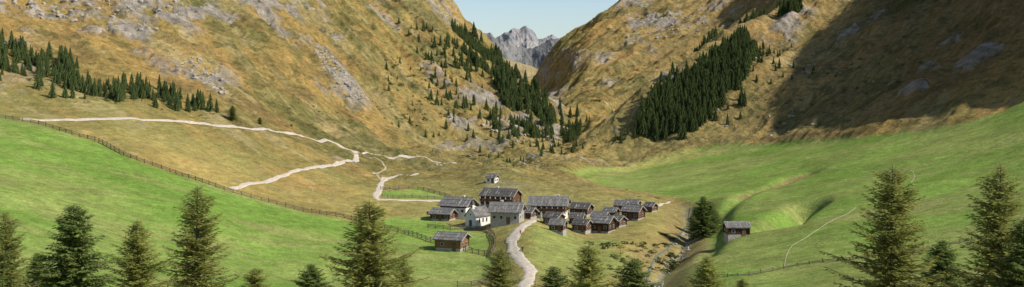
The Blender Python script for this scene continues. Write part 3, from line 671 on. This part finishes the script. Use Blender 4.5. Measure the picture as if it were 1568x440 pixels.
for s in [([(470,70),(500,78),(545,125),(560,160),(535,150),(500,110)],150,.7,2.4),([(240,80),(330,100),(350,150),(300,120)],110,.7,2.4),([(0,0),(300,0),(240,60),(60,30)],110,.8,3.0),
          ([(690,180),(850,185),(860,225),(700,215)],130,.8,3.0),([(620,240),(860,225),(900,250),(640,262)],130,.4,1.4),([(960,20),(1090,20),(1080,60),(960,60)],80,1,4),([(200,255),(330,262),(520,240),(520,320),(420,310),(330,288)],50,.3,.9),
          ([(1000,120),(1300,60),(1400,150),(1100,200)],70,.6,2.2)]:
    p,h=scatter(*s); ps+=p;hs+=h
for i in range(60):
    k=rng.uniform(1.2,len(stw)-1.01); i0=int(k); a=np.array(stw[i0])*(1-k+i0)+np.array(stw[i0+1])*(k-i0)+rng.normal(0,1.4,2); ps.append((a[0],a[1],float(zat(a[0],a[1]))-.05)); hs.append(rng.uniform(.3,1.2))
merged('scattered_boulders',ps,hs,mat_rockp,RT,(.9,1.6))
# ------------------------------------------------------------------ hikers
mat_skin=flat('skin',(0.45,0.28,0.2),(0.5,0.32,0.24)); mat_tr=flat('dark_trousers',(0.03,0.035,0.05),(0.05,0.05,0.07)); 
def hiker(u,v,rot,cloth):
    q=P(u,v); q[2]+=.2
    J={'pel':(0,0,.95,.13),'ch':(0,-.02,1.28,.15),'nk':(0,-.02,1.50,.06),'hd':(0,-.03,1.62,.095),'tp':(0,-.03,1.72,.085),
     'hl':(.09,0,.90,.09),'kl':(.10,-.16,.50,.06),'al':(.10,-.12,.09,.045),'fl':(.10,-.27,.05,.04),
     'hr':(-.09,0,.90,.09),'kr':(-.10,.06,.49,.06),'ar':(-.10,.30,.13,.045),'fr':(-.10,.20,.03,.04),
     'sl':(.19,-.01,1.42,.06),'el':(.25,.10,1.14,.045),'wl':(.25,.02,.92,.032),'ml':(.25,-.02,.83,.03),
     'sr':(-.19,-.01,1.42,.06),'er':(-.25,-.03,1.14,.045),'wr':(-.24,-.20,.97,.032),'mr':(-.24,-.26,.92,.03)}
    E=['pel ch','ch nk','nk hd','hd tp','pel hl','hl kl','kl al','al fl','pel hr','hr kr','kr ar','ar fr','ch sl','sl el','el wl','wl ml','ch sr','sr er','er wr','wr mr']
    ks=list(J); me=bpy.data.meshes.new('body'); me.from_pydata([J[k][:3] for k in ks],[[ks.index(a) for a in e.split()] for e in E],[])
    o=bpy.data.objects.new('hiker_tmp',me); link(o); md=o.modifiers.new('s','SKIN')
    for i,k in enumerate(ks):
        me.skin_vertices[0].data[i].radius=(J[k][3],J[k][3]*.8 if k in('pel','ch') else J[k][3])
    me.skin_vertices[0].data[0].use_root=True
    o.modifiers.new('b','SUBSURF').levels=1
    dgr=bpy.context.evaluated_depsgraph_get(); m2=bpy.data.meshes.new_from_object(o.evaluated_get(dgr)); bpy.data.objects.remove(o)
    m2.materials.clear()
    for m in (cloth,mat_tr,mat_skin): m2.materials.append(m)
    for p in m2.polygons:
        c=p.center; p.material_index=2 if (c.z>1.5 or (abs(c.x)>.2 and c.z<.95 )) else (1 if c.z<.93 else 0)
    h=link(bpy.data.objects.new('hiker',m2)); h.location=tuple(q); h.rotation_euler=(0,0,rot)
    pk=Parts(); pk.box(-.15,.15,.12,.32,1.02,1.46); pk.box(-.11,.11,.323,.38,1.06,1.28); pk.obj('backpack',mat_tr,h)
    return h
hiker(797,362,.3,flat('red_jacket',(0.35,0.05,0.04),(0.4,0.07,0.05)))
hiker(800,388,3.0,flat('blue_jacket',(0.05,0.10,0.22),(0.07,0.12,0.27)))
# ------------------------------------------------------------------ light, sky, camera
el=math.radians(40); az=math.radians(110)
s=Vector((math.sin(az)*math.cos(el),math.cos(az)*math.cos(el),math.sin(el)))
ld=bpy.data.lights.new('sun','SUN'); ld.energy=5.0; ld.angle=math.radians(.53); ld.color=(1,.94,.84)
lo=link(bpy.data.objects.new('sun',ld)); lo.rotation_euler=s.to_track_quat('Z','Y').to_euler()
w=bpy.data.worlds.new('World'); scene.world=w; w.use_nodes=True; nt=w.node_tree; sk=nt.nodes.new('ShaderNodeTexSky'); sk.sky_type='NISHITA'; sk.sun_disc=False
sk.sun_elevation=el; sk.sun_rotation=az; sk.altitude=1700; sk.air_density=1.0; sk.dust_density=2.5
nt.links.new(sk.outputs[0],nt.nodes['Background'].inputs[0]); nt.nodes['Background'].inputs[1].default_value=0.135
cam=bpy.data.cameras.new('camera'); cam.sensor_width=36; cam.lens=36*F/1568; cam.shift_y=-(220-VH)/1568; cam.clip_end=20000; cam.clip_start=.5
co=link(bpy.data.objects.new('camera',cam)); co.location=(0,0,0); co.rotation_euler=(math.radians(90),0,0); scene.camera=co
scene.view_settings.view_transform='Standard'; scene.view_settings.look='None'; scene.view_settings.exposure=0
